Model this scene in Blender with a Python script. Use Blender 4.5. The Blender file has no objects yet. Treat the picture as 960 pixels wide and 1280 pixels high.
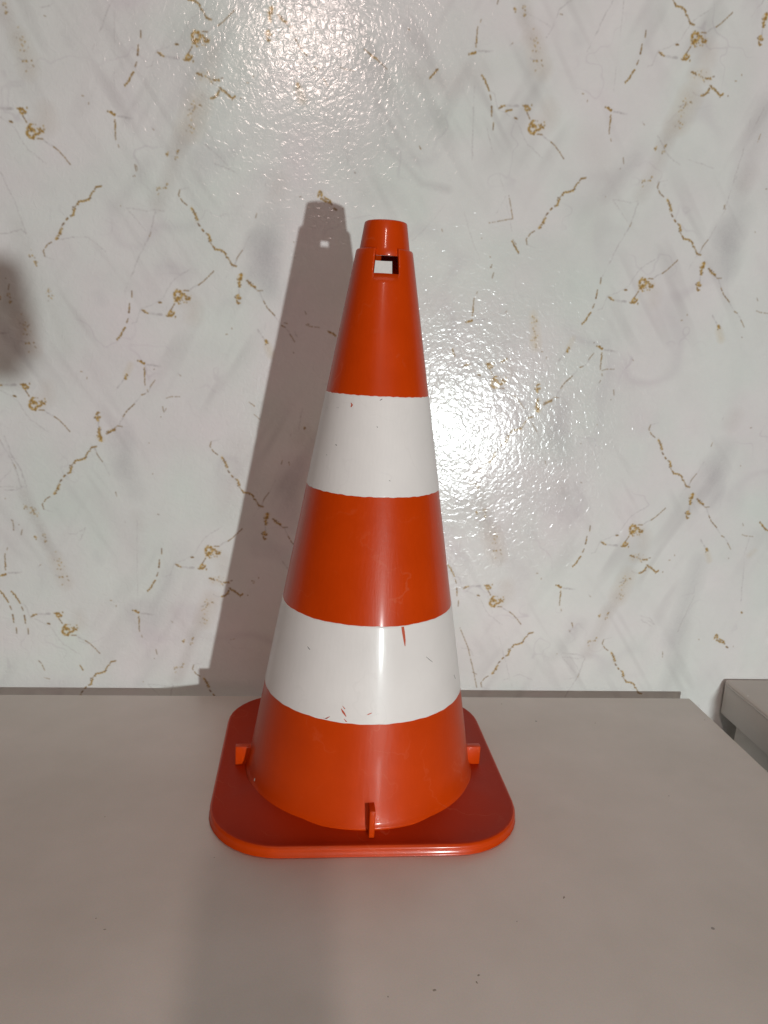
import bpy, bmesh, math, random
import numpy as np
from mathutils import Matrix, Vector

# ------------------------------------------------------------------ camera, light, exposure
# Metres. The wall is the plane y = -0.106, the desk top is z = 0, the viewer stands at negative y.
scn = bpy.context.scene
C = scn.collection

cam_data = bpy.data.cameras.new('camera')
cam_data.sensor_fit = 'VERTICAL'
cam_data.sensor_height = 24.0
cam_data.sensor_width = 18.0
cam_data.lens = 24.0 * 953.95 / 1280.0
cam_data.clip_start = 0.01
cam_data.clip_end = 50.0
cam = bpy.data.objects.new('camera', cam_data)
right = Vector((0.994092, -0.095088, 0.052336))
down = Vector((0.030585, -0.217233, -0.975641))
fwd = Vector((0.104141, 0.971477, -0.213041))
m = Matrix.Identity(4)
for i in range(3):
    m[i][0] = right[i]; m[i][1] = -down[i]; m[i][2] = -fwd[i]
m[0][3], m[1][3], m[2][3] = 0.0, -0.94903, 0.40184
cam.matrix_world = m
C.objects.link(cam)
scn.camera = cam

world = bpy.data.worlds.new('World')
scn.world = world
world.use_nodes = True
bg = world.node_tree.nodes['Background']
bg.inputs['Color'].default_value = (1.0, 0.80, 0.72, 1)
bg.inputs['Strength'].default_value = 0.008

scn.view_settings.view_transform = 'Standard'
scn.view_settings.look = 'None'
scn.view_settings.gamma = 1.0
scn.view_settings.use_curve_mapping = False
scn.view_settings.exposure = 0.08
scn.cycles.caustics_reflective = True
scn.cycles.blur_glossy = 0.3
scn.cycles.use_denoising = True

def lamp(name, kind, loc, power, color, radius, aim=None, angle=None, blend=1.0):
    d = bpy.data.lights.new(name, kind)
    d.energy = power; d.color = color; d.shadow_soft_size = radius
    if kind == 'SPOT':
        d.spot_size = math.radians(angle); d.spot_blend = blend
    o = bpy.data.objects.new(name, d)
    o.location = loc
    if aim:
        o.rotation_euler = (Vector(aim) - Vector(loc)).to_track_quat('-Z', 'Y').to_euler()
    C.objects.link(o)
    return o

# a low bare bulb behind the viewer's right shoulder (hard shadow, hot spot beside the cone), a ceiling
# bulb (hot spot at the top of the wall) and an added, unseen area light that fills the desk from above
lamp('low_bulb', 'POINT', (0.550, -2.200, 0.085), 80.0, (0.92, 1.0, 1.0), 0.018)
lamp('ceiling_bulb', 'POINT', (-0.039, -2.400, 1.501), 30.0, (1.0, 0.80, 0.73), 0.045)
ar = bpy.data.lights.new('overhead_fill', 'AREA')
ar.shape = 'RECTANGLE'; ar.size = 1.2; ar.size_y = 0.6; ar.energy = 3.8; ar.color = (1.0, 0.81, 0.73)
aro = bpy.data.objects.new('overhead_fill', ar)
aro.location = (0.0, -0.9, 1.75)
C.objects.link(aro)

# ------------------------------------------------------------------ helpers
def mat(name):
    mt = bpy.data.materials.new(name)
    mt.use_nodes = True
    nt = mt.node_tree
    return mt, nt, nt.nodes['Principled BSDF']

def node(nt, kind, **kw):
    n = nt.nodes.new(kind)
    for k, v in kw.items():
        if k in n.inputs:
            n.inputs[k].default_value = v
        else:
            setattr(n, k, v)
    return n

def obj(name, bm, material, parent=None, smooth=True, loc=(0, 0, 0)):
    me = bpy.data.meshes.new(name)
    bmesh.ops.recalc_face_normals(bm, faces=bm.faces)
    bm.to_mesh(me); bm.free()
    if material:
        me.materials.append(material)
    for p in me.polygons:
        p.use_smooth = smooth
    o = bpy.data.objects.new(name, me)
    o.location = loc
    if parent:
        o.parent = parent
    C.objects.link(o)
    return o

def thing(name, label, cat, loc):
    o = bpy.data.objects.new(name, None)
    o.empty_display_size = 0.05
    o.location = loc; o['label'] = label; o['category'] = cat
    C.objects.link(o)
    return o

def add_box(bm, x0, x1, y0, y1, z0, z1, bevel=0.0, seg=3):
    r = bmesh.ops.create_cube(bm, size=1.0)
    vs = r['verts']
    for v in vs:
        v.co = Vector(((x0 + x1) / 2 + v.co.x * (x1 - x0), (y0 + y1) / 2 + v.co.y * (y1 - y0), (z0 + z1) / 2 + v.co.z * (z1 - z0)))
    if bevel:
        es = list({e for v in vs for e in v.link_edges})
        bmesh.ops.bevel(bm, geom=es, offset=bevel, segments=seg, affect='EDGES', profile=0.5)

def add_revolve(bm, profile, thetas, skip=None, closed=True):
    rings = []
    for (r, z) in profile:
        rings.append([bm.verts.new((r * math.sin(t), -r * math.cos(t), z)) for t in thetas])
    n = len(thetas)
    for i in range(len(profile) - 1):
        for j in range(n if closed else n - 1):
            if skip and skip(i, j):
                continue
            k = (j + 1) % n
            bm.faces.new((rings[i][j], rings[i][k], rings[i + 1][k], rings[i + 1][j]))
    return rings

# ------------------------------------------------------------------ printed wallpaper
MOTIF = {
 'blob': [
  ('g', 3.2, [(-2.1, 1.4), (-4.7, -2.6), (-3, -8.1), (1, -6.7), (3.9, -2.9), (1.7, 1.2), (-2.1, 1.4)]),
  ('g', 2.2, [(5.2, -1.2), (7.4, -2.6), (7.4, -7.2), (11.5, -4.5)]),
  ('g', 2.5, [(-0.2, -3.3), (-2.1, -8.9), (0.3, -10.9)]),
  ('b', 1.2, [(-4.1, -11.3), (-6.1, -14.7), (-7.6, -17.6)]),
  ('g', 2.4, [(-8.6, -19.3), (-5.2, -21.2), (-7.9, -24.2), (-10.7, -22.8), (-8.6, -19.5)]),
  ('g', 1.6, [(-12.7, -24), (-9.8, -24.4)]),
  ('g', 1.4, [(-3.8, -26.1), (-3.2, -24.6)]),
  ('b', 1.1, [(4.8, 2.2), (10.5, 2.2)]),
  ('y', 0.9, [(10.5, 2.2), (16.1, 6.8), (20.9, 8.7)]),
  ('b', 1.0, [(20.3, 8.5), (24.9, 11.9), (27.6, 14.9), (30.9, 17.9), (35.8, 23.7)]),
  ('g', 1.2, [(-20.9, -11.5), (-17.5, -11)]),
  ('g', 1.9, [(-37.6, -19.4), (-34.5, -21.5), (-31.5, -22.7)]),
  ('y', 1.6, [(-31.5, -22.7), (-25.2, -22.9), (-17.1, -23.3)]),
  ('y', 0.7, [(13.3, 24.8), (-3.5, 13.3), (-9.3, 5.6), (-15.8, -6.4), (-27.4, -14), (-38.3, -18.4), (-43.5, -32.5), (-47.9, -34.3)]),
  ('s', (150, 128, 112, 0.22, 9), [(8.2, -8), (15.3, -12.9), (14.2, -22.9)]),
  ('f', (5,), [(11.4, -3.9), (8.3, -9.1)]),
  ('b', 0.8, [(48.4, -40.1), (50.4, -39.9)]),
  ('b', 0.8, [(55.1, -32.8), (55.3, -34.5)]),
 ],
 'cloud': [
  ('g', 1.8, [(0, -35.1), (4.8, -37)]),
  ('f', (7,), [(5.3, -36.4), (12.5, -36.9), (16.8, -40.4)]),
  ('g', 1.6, [(15.6, -40.5), (21.9, -40)]),
  ('b', 1.3, [(23.5, -37.9), (25.4, -37.5)]),
  ('g', 1.8, [(21.7, -46.7), (27.3, -49.6), (31.6, -52.7), (34, -55.3), (37.6, -53.9), (37.4, -52.2)]),
  ('b', 1.2, [(43, -55.1), (43.2, -54.7)]),
  ('g', 2.0, [(13.6, -57.3), (17.8, -55.5), (20.6, -52.4), (22, -49)]),
  ('y', 0.8, [(4.1, -54.3), (9, -57.3), (13.6, -57.3)]),
  ('s', (160, 136, 112, 0.25, 6), [(3.7, -38.2), (15.2, -38.3)]),
 ],
 'streak': [
  ('s', (158, 138, 120, 0.42, 11), [(1.2, -60.7), (-3.4, -73.5), (-8.6, -86.9)]),
  ('s', (165, 158, 152, 0.4, 8), [(-8.6, -86.9), (-13.9, -95.9), (-20.2, -106.1)]),
  ('f', (6,), [(-0.5, -62.5), (-1.9, -66.6)]),
  ('y', 1.0, [(-9.3, -68.9), (-3.8, -66.7)]),
  ('f', (9,), [(-3, -72.3), (-7.3, -87.4)]),
  ('f', (2.2,), [(-18.4, -106.9), (-20.3, -115.6)]),
  ('f', (2.4,), [(-26.2, -108.8), (-30.2, -112.6)]),
  ('s', (160, 152, 146, 0.4, 8), [(-16.8, -101.5), (-27.3, -134.2), (-39, -159.3)]),
  ('f', (2.0,), [(-29.7, -138.4), (-32, -144.2)]),
  ('f', (2.2,), [(-37.4, -144.3), (-39.1, -149)]),
  ('b', 0.8, [(-29.6, -139.2), (-30.9, -143.1)]),
  ('y', 0.8, [(-69.7, -165.5), (-50, -167.1), (-41.3, -164.9)]),
  ('y', 0.9, [(-41.1, -166.2), (-47.2, -189.9), (-60.5, -217), (-73, -247.2)]),
  ('b', 0.8, [(-46, -187), (-47.6, -191.3)]),
  ('y', 0.8, [(-69.7, -165.5), (-50.7, -186)]),
  ('s', (160, 156, 156, 0.3, 7), [(-49.7, -122.5), (-64.8, -144.9), (-80.2, -164.8)]),
 ],
 'crack': [
  ('b', 1.1, [(0.7, 0.3), (-0.9, -4.9), (3, -10.9), (7.6, -14)]),
  ('g', 2.6, [(12.3, -16.5), (14.3, -19.8), (16.8, -24.6), (18.3, -28.2)]),
  ('b', 1.5, [(18.6, -30.8), (20.9, -33.4)]),
  ('b', 1.7, [(22.8, -36.4), (24.3, -38.1)]),
  ('g', 2.2, [(27.7, -40), (30.3, -42.7), (30.8, -48.3)]),
  ('b', 1.0, [(30.8, -48.6), (34.2, -52.4)]),
  ('g', 1.9, [(34.2, -52.4), (36.5, -55.1), (41.2, -55.5), (45.5, -57.6)]),
  ('g', 1.3, [(46, -58), (48.2, -62.2), (50.6, -65.6), (53.1, -69.5), (57.7, -70.7)]),
  ('y', 0.7, [(0.7, 0.3), (9.6, 2.8)]),
 ],
 'pendant': [
  ('g', 4.5, [(61.7, -77.9), (63.2, -80.7), (61.5, -83.5)]),
  ('g', 2.6, [(61.9, -83), (61.2, -86.7), (61.7, -91)]),
  ('y', 1.0, [(61.1, -93.2), (61, -98.4)]),
  ('g', 3.4, [(60.3, -99.1), (60, -102.1), (63.2, -102.6)]),
  ('g', 1.7, [(58.8, -105.1), (59.6, -107.5), (61.9, -107.4)]),
  ('b', 1.3, [(56.5, -101.3), (58, -102.9)]),
  ('g', 2.6, [(69.4, -84.7), (73.1, -88.1), (78.2, -90.3)]),
  ('b', 1.0, [(69.3, -84.4), (76.7, -90.8), (80.4, -94), (85.4, -93.4)]),
  ('y', 0.9, [(82.1, -94.9), (86.8, -104.2)]),
  ('b', 1.1, [(86.8, -104.2), (91.1, -111.3), (98.7, -118.3)]),
  ('y', 0.9, [(98.8, -119), (106, -128.3)]),
  ('b', 1.0, [(105.9, -128), (109.8, -129.6)]),
  ('y', 0.8, [(109.8, -129.6), (113.3, -133.1), (115.6, -137.5)]),
  ('b', 0.9, [(115.2, -136.8), (120.3, -144.4)]),
  ('y', 0.7, [(71.3, -40), (64.1, -54.7)]),
  ('b', 0.9, [(64, -54.4), (59.4, -60.8), (57.9, -64.5)]),
  ('y', 0.9, [(57.7, -64.9), (56.5, -68.1), (51.9, -74.2), (46, -86.4)]),
  ('g', 3.0, [(89.4, -144.2), (90.6, -147.9)]),
  ('y', 1.1, [(80.8, -133.5), (88, -143.5)]),
  ('s', (175, 150, 110, 0.35, 4), [(91.4, -150.1), (95.3, -159)]),
  ('s', (148, 145, 146, 0.34, 13), [(97.1, -22.6), (91, -38.7), (85.7, -50.5)]),
  ('s', (148, 145, 146, 0.4, 15), [(86.2, -49), (84.9, -66.4), (82.3, -75.2)]),
  ('s', (150, 148, 150, 0.25, 8), [(89.6, -60.3), (93.9, -77.4), (89.9, -93)]),
  ('s', (160, 150, 145, 0.3, 10), [(101.2, 15.5), (98.1, 5.5)]),
  ('b', 0.9, [(78, -16.9), (76.9, -21.5)]),
  ('b', 0.8, [(118.9, -155), (119.7, -155.9)]),
  ('b', 0.7, [(121.2, 1.8), (123.2, 2.3)]),
  ('b', 0.7, [(116.3, -42.5), (117, -43.4)]),
  ('b', 0.8, [(131.7, -125.8), (136.4, -127.5), (146.1, -128)]),
  ('b', 0.7, [(129.9, -111.7), (131.7, -114.9)]),
  ('y', 0.8, [(86.7, 13.1), (86, 9.6)]),
 ],
 'dash': [
  ('b', 1.1, [(0.3, 0), (-0.2, -7.5)]),
  ('b', 1.6, [(-2.4, -16.4), (-3, -23.3)]),
  ('b', 1.0, [(-2.4, -12.7), (-2.4, -16.4)]),
  ('b', 1.2, [(-3.9, -27.9), (-5.6, -32.6)]),
  ('g', 1.3, [(-7.3, -37), (-12.3, -46.3), (-15.5, -50.4)]),
 ],
 'tee': [
  ('g', 2.3, [(-2, 1.1), (1.5, -0.3), (4.6, -1.8)]),
  ('y', 1.2, [(6.8, -2.7), (14.1, -3.1), (22.2, -4)]),
  ('g', 1.0, [(4.3, -6.1), (4.5, -13.8)]),
  ('b', 1.0, [(4.3, -14.4), (4.7, -24.7)]),
  ('b', 0.8, [(7, -28.5), (7.9, -31.3)]),
  ('b', 0.9, [(23, -46.2), (24.3, -52.5)]),
  ('b', 0.8, [(21.1, -57.5), (21.5, -58.3)]),
  ('b', 0.7, [(7.9, -86), (8.3, -86.6)]),
  ('y', 0.9, [(39.1, -10), (42.4, -13.2)]),
  ('b', 0.7, [(40.5, -11.8), (41.8, -12.7)]),
  ('s', (160, 158, 160, 0.25, 6), [(-41, 66.1), (-37.4, 59)]),
 ],
 'curl': [
  ('g', 2.0, [(-2.8, -2.9), (-1.5, 2.8), (0.9, 1.1), (0.7, -4.4), (4.2, -5.9), (8.8, -8)]),
  ('g', 1.8, [(4.2, -3.2), (9.6, -5.8), (11.2, -9.3)]),
  ('b', 1.9, [(14, -13), (16.8, -14.5)]),
  ('b', 0.8, [(23.3, -12.2), (23.7, -13.5)]),
 ],
 'misc': [
  ('b', 1.2, [(45.4, 689.1), (54.5, 683.3)]),
  ('g', 1.8, [(52.9, 683.9), (58.7, 680.8)]),
  ('b', 1.0, [(58.7, 680.8), (69.6, 672.9)]),
  ('b', 1.3, [(88.5, 710.8), (90.1, 710.3)]),
  ('g', 1.4, [(120.8, 677.2), (113.2, 667.7)]),
  ('g', 1.4, [(200.7, 646.2), (194.2, 643.4)]),
  ('b', 1.2, [(40.9, 573.8), (41.8, 573.1)]),
  ('s', (150, 146, 146, 0.35, 4), [(59.9, 640.4), (72.8, 598.3), (93.5, 584.5), (111.3, 567.9), (139.5, 564.4)]),
  ('s', (150, 140, 135, 0.3, 6), [(-16.1, 645.4), (-12.7, 638.3)]),
  ('b', 1.0, [(106.5, 603.9), (108.4, 601)]),
  ('y', 0.6, [(29.4, 689.2), (34.3, 554.7)]),
  ('y', 0.7, [(307.2, 756.9), (306.6, 671.3)]),
  ('y', 0.6, [(-196, 711.7), (-197.9, 628.6)]),
  ('y', 0.6, [(-183.4, 199.3), (-183.9, 111.1)]),
  ('y', 0.8, [(159.6, 665.5), (162.7, 595)]),
  ('g', 1.6, [(543.6, 218.4), (549.8, 211.7), (555.6, 207.9)]),
  ('s', (175, 160, 135, 0.4, 4), [(543.3, 183.6), (536.3, 176.4)]),
  ('y', 0.8, [(535.4, 118.4), (530.4, 181.3), (533.5, 199.3)]),
  ('g', 1.3, [(537.5, 105), (538.9, 102.9)]),
  ('g', 1.4, [(156.4, 401.2), (158.8, 393.6)]),
  ('g', 1.3, [(211.1, 390.2), (218, 394)]),
  ('s', (185, 160, 120, 0.4, 6), [(243.2, 443.5), (248.3, 409.5)]),
  ('f', (3,), [(243.4, 441.8), (248.3, 409.5)]),
  ('y', 0.7, [(175.3, 626.7), (201.3, 562.4), (211.4, 527)]),
  ('b', 0.8, [(204.8, 562.6), (211.2, 539.1)]),
  ('b', 0.8, [(185.6, 534.2), (210.3, 539.8)]),
  ('y', 0.7, [(192.6, 543.5), (201.4, 561.6)]),
  ('b', 0.8, [(213, 519), (217, 514.3)]),
  ('g', 1.2, [(212.3, 517.3), (220.4, 505.6)]),
  ('b', 0.9, [(192.6, 492.3), (191.1, 488.9)]),
  ('b', 0.8, [(189.3, 500.3), (190.2, 499.6)]),
  ('b', 1.0, [(135.5, 524.4), (136.5, 522.1)]),
  ('y', 0.6, [(104.7, 510.4), (124.7, 530.9), (137.1, 550.1)]),
  ('y', 0.6, [(158.1, 543.5), (168.8, 516.1), (179.1, 496.4)]),
  ('g', 1.5, [(19.6, 412.7), (28.4, 409)]),
  ('b', 0.9, [(-2.8, 419.8), (-1.1, 419.1)]),
  ('b', 0.9, [(-27.4, 419.3), (-24, 418.6)]),
  ('y', 0.8, [(-16.1, 410.8), (-12.6, 405.1)]),
  ('b', 0.8, [(-63.1, 333.9), (-57.1, 329.8)]),
  ('b', 0.7, [(-57.8, 321.1), (-50.8, 315.4)]),
  ('b', 0.9, [(-18.5, 269.9), (-17.5, 265.4)]),
  ('y', 0.7, [(-8.9, 304), (-5.2, 328.7)]),
  ('g', 1.1, [(-2.9, 309.5), (-2, 306.9)]),
  ('y', 0.7, [(-82.9, 56.7), (-74.6, 48.9), (-67.3, 50)]),
  ('b', 0.7, [(-80.2, 59.7), (-75.7, 60.8)]),
  ('b', 0.8, [(-57.5, 131.9), (-53.9, 131)]),
  ('g', 0.9, [(-249.4, 26.2), (-246.1, 20.3)]),
  ('b', 0.9, [(-294.9, 31.6), (-291.6, 27.7), (-288.4, 19.9)]),
  ('b', 0.8, [(-289.6, 11.1), (-283.5, 9.2)]),
  ('b', 0.9, [(-314.7, 194.5), (-314.4, 183.7)]),
  ('b', 0.8, [(-316.4, 195.3), (-315.6, 194.4)]),
  ('y', 0.8, [(-309.4, 549.3), (-297.8, 524.1), (-289, 498.1), (-287, 492.9)]),
  ('y', 0.9, [(-312.5, 490.5), (-303.2, 491.9), (-292.2, 496.4), (-287, 492.2)]),
  ('f', (4,), [(-285.5, 474.5), (-278.1, 464.1)]),
  ('s', (165, 160, 156, 0.3, 8), [(-296.6, 501.5), (-279.2, 456.3), (-261.4, 409.7), (-250.5, 377.8)]),
  ('f', (4,), [(-268.1, 441.2), (-266.2, 429.4)]),
  ('y', 0.8, [(-313.8, 263.9), (-307.3, 262.4)]),
  ('y', 0.9, [(-319.2, 286.8), (-312.1, 265.7), (-303, 248.7), (-298.8, 233.1)]),
  ('y', 0.9, [(-322.2, 227.9), (-309.8, 228.3), (-301.3, 233), (-298.1, 229.6)]),
  ('f', (4,), [(-297.3, 211), (-288.5, 202.4)]),
  ('s', (158, 152, 150, 0.4, 9), [(-303, 231.2), (-290.4, 196.1), (-277.6, 160.2)]),
  ('y', 0.8, [(-257.3, 181.7), (-248.8, 181.1), (-238.4, 188.6), (-244.8, 173.9)]),
  ('y', 0.7, [(-163.1, 524.2), (-151.2, 523.4)]),
  ('y', 0.7, [(-254.5, 488.9), (-242.6, 492), (-226.9, 493), (-209.9, 480.1)]),
  ('b', 0.7, [(-178.2, 564.8), (-176.8, 560.4)]),
  ('b', 0.8, [(-180, 554.9), (-179.2, 554.2)]),
  ('y', 0.9, [(-111.3, 589.9), (-95.4, 578.3), (-78.5, 562.9)]),
  ('y', 0.9, [(-101, 571.9), (-87.4, 568.3), (-77.7, 563.7)]),
  ('s', (150, 150, 152, 0.35, 14), [(-45.8, 498.4), (-47.7, 466.3), (-42.4, 452.9)]),
  ('y', 0.8, [(359.6, 633), (373.6, 614.4), (388.2, 605.9)]),
  ('y', 0.8, [(396.3, 612.1), (410.3, 609.1), (426.2, 605.5)]),
  ('y', 0.8, [(409.3, 97.6), (421.8, 94.7), (429, 86.6), (420.2, 91.6)]),
  ('y', 0.8, [(410.9, 92.5), (426.2, 84.5)]),
  ('s', (150, 146, 148, 0.35, 11), [(475.2, 169.9), (463.7, 108.8), (454.2, 67.2)]),
  ('s', (152, 150, 150, 0.35, 10), [(466.6, 88.2), (462.1, 25), (453.5, -2.9)]),
  ('y', 0.8, [(474.7, 124.4), (466.2, 98.5), (459.9, 77.7)]),
  ('b', 0.9, [(444, 51.3), (445, 44)]),
  ('b', 0.9, [(488.1, 68.7), (489.2, 67.7)]),
  ('b', 0.8, [(473.6, 643.3), (471.4, 635.1)]),
  ('y', 0.9, [(472.9, 669.2), (468.6, 657.1), (460.2, 636.7)]),
  ('s', (150, 146, 146, 0.35, 12), [(477.4, 669.5), (466.6, 625.2), (458.9, 588.4)]),
  ('y', 0.8, [(459.7, 656.4), (458.9, 639)]),
  ('b', 0.8, [(443.6, 569.4), (446, 565.4)]),
  ('y', 0.8, [(457, 628.5), (444.6, 562.9), (427.4, 524.4), (412.5, 500)]),
  ('s', (165, 160, 160, 0.3, 16), [(57.3, 691.6), (82.2, 679.1), (115.4, 670.8)]),
  ('s', (165, 150, 146, 0.25, 14), [(99.1, 669.5), (132.3, 664.8), (164.4, 678.5)]),
  ('y', 0.8, [(204.9, 736.9), (235.2, 725), (241.7, 742.4), (253.2, 752.1)]),
  ('b', 0.8, [(242.2, 738), (244.7, 737.5)]),
  ('y', 0.8, [(230.3, 715.1), (240.2, 732.8)]),
  ('y', 0.8, [(-265.1, 698.7), (-256.3, 700.9), (-246.5, 707.2)]),
  ('b', 0.7, [(-261.8, 692.1), (-260.3, 691.6)]),
  ('s', (172, 160, 158, 0.3, 16), [(-71.9, 283.8), (-78.5, 247.9), (-88.7, 211.4)]),
  ('s', (168, 160, 160, 0.3, 12), [(-226.3, 224.9), (-201.6, 189.7), (-184.9, 162.6)]),
  ('s', (160, 158, 160, 0.3, 14), [(-136.9, 163.9), (-159.2, 116.4), (-168.6, 68.2)]),
  ('s', (160, 150, 148, 0.3, 7), [(-146.1, 97.6), (-123.8, 59.1), (-137.6, 9.4)]),
  ('s', (165, 160, 160, 0.28, 12), [(179.6, 596.2), (202.3, 628.8), (220.5, 660.6)]),
  ('s', (172, 160, 158, 0.25, 16), [(289.2, 619.9), (311.2, 582), (299.2, 532.7)]),
  ('s', (160, 158, 158, 0.25, 12), [(279.7, 547.7), (312.1, 574.1), (342.4, 616)]),
  ('y', 0.7, [(219.2, 119.2), (238.4, 64.2), (258.8, 2.2)]),
  ('b', 0.9, [(188.6, 78.7), (200.2, 53.5), (209.4, 22.7), (215, 1.8)]),
  ('y', 0.7, [(192.4, 53.4), (203.3, 51.4), (207.8, 43.3)]),
  ('b', 0.8, [(207.5, 22.6), (213.6, 19.6)]),
  ('y', 0.7, [(247.9, 12.6), (267.1, 20.1), (282.8, 12.9)]),
  ('y', 0.8, [(317.4, 47.7), (334.6, 46.9), (345, 43.9)]),
  ('y', 0.7, [(326.7, 44.7), (342.1, 23.9), (336, 15.4), (322.9, 14.3)]),
  ('b', 0.8, [(324.1, 87.9), (326.6, 82.9)]),
  ('b', 0.8, [(322.2, 77.7), (324.3, 76.7)]),
 ],
}
PLACED = [
  ('blob', 0, 388, 731.9),
  ('blob', 0, -118.5, 689),
  ('blob', 0, 363.2, 486),
  ('blob', 0, -137, 444.1),
  ('blob', 0, -104.3, 169),
  ('blob', 0, 387.3, 208.3),
  ('cloud', 0, 388, 731.9),
  ('cloud', 0, -118.5, 689),
  ('cloud', 0, -104.3, 169),
  ('cloud', 0, 387.3, 208.3),
  ('streak', 0, 388, 731.9),
  ('streak', 0, -118.5, 689),
  ('streak', 0, -104.3, 169),
  ('streak', 0, 387.3, 208.3),
  ('blob', 1, -287.2, 317.8),
  ('blob', 1, -277.7, 584.5),
  ('blob', 1, 224.5, 626.6),
  ('blob', 1, -262.8, 64.9),
  ('blob', 1, 226.5, 108.1),
  ('blob', 1, 207, 363.8),
  ('streak', 1, -287.2, 317.8),
  ('streak', 1, -277.7, 584.5),
  ('streak', 1, 224.5, 626.6),
  ('streak', 1, -262.8, 64.9),
  ('streak', 1, 226.5, 108.1),
  ('crack', 0, 366.8, 587.1),
  ('crack', 0, -135.9, 544.4),
  ('crack', 0, -103.6, 289),
  ('crack', 0, 391.5, 328.3),
  ('crack', 0, -122.5, 28),
  ('crack', 0, 366.7, 66),
  ('pendant', 0, 366.8, 587.1),
  ('pendant', 0, -135.9, 544.4),
  ('pendant', 0, -103.6, 289),
  ('pendant', 0, 391.5, 328.3),
  ('crack', 1, -282.4, 208.2),
  ('crack', 1, -270.5, 471.8),
  ('crack', 1, 228.3, 515.1),
  ('pendant', 1, -282.4, 208.2),
  ('crack', 1, -267.7, -38.6),
  ('crack', 1, 220.2, 3.2),
  ('crack', 1, 195.4, 260.8),
  ('pendant', 1, 195.4, 260.8),
  ('pendant', 0, -109.5, 796.6),
  ('pendant', 0, 398, 835.9),
  ('dash', 0, 333.7, 730.9),
  ('dash', 0, -172, 687.1),
  ('dash', 0, -157.1, 167.1),
  ('dash', 0, 334, 207.7),
  ('dash', 0, -184.7, 442.9),
  ('dash', 0, 314.5, 486),
  ('dash', 1, -304.6, 63.3),
  ('dash', 1, 184.1, 105.6),
  ('dash', 1, 182.2, 625),
  ('tee', 0, 301.8, 655.1),
  ('tee', 0, -202.3, 611.6),
  ('tee', 0, -177.3, 371.3),
  ('tee', 0, 320.6, 412.3),
  ('tee', 0, -187.4, 93),
  ('tee', 0, 302.5, 133.4),
  ('tee', 1, -329.6, 132.3),
  ('tee', 1, 171, 431.8),
  ('tee', 1, 154, 694.6),
  ('curl', 0, 511.4, 72.2),
  ('curl', 0, 7.2, 550.5),
  ('misc', 0, 0, 0),
]
PX = 0.55                                  # millimetres per texel of the print
X0, X1, Z0, Z1 = -680, 920, -760, 1000    # printed area of the wall, mm
NW, NH = int((X1 - X0) / PX), int((Z1 - Z0) / PX)

def smooth_noise(rng, step, w=NW, h=NH):
    """value noise with cells of `step` texels, smoothly interpolated"""
    gw, gh = int(w / step) + 3, int(h / step) + 3
    g = rng.random((gh, gw), dtype=np.float32) * 2 - 1
    x = np.arange(w, dtype=np.float32) / step; y = np.arange(h, dtype=np.float32) / step
    xi = x.astype(int); yi = y.astype(int); fx = x - xi; fy = y - yi
    fx = fx * fx * (3 - 2 * fx); fy = fy * fy * (3 - 2 * fy)
    top = g[yi][:, xi] * (1 - fx) + g[yi][:, xi + 1] * fx
    bot = g[yi + 1][:, xi] * (1 - fx) + g[yi + 1][:, xi + 1] * fx
    return top * (1 - fy)[:, None] + bot * fy[:, None]

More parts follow.
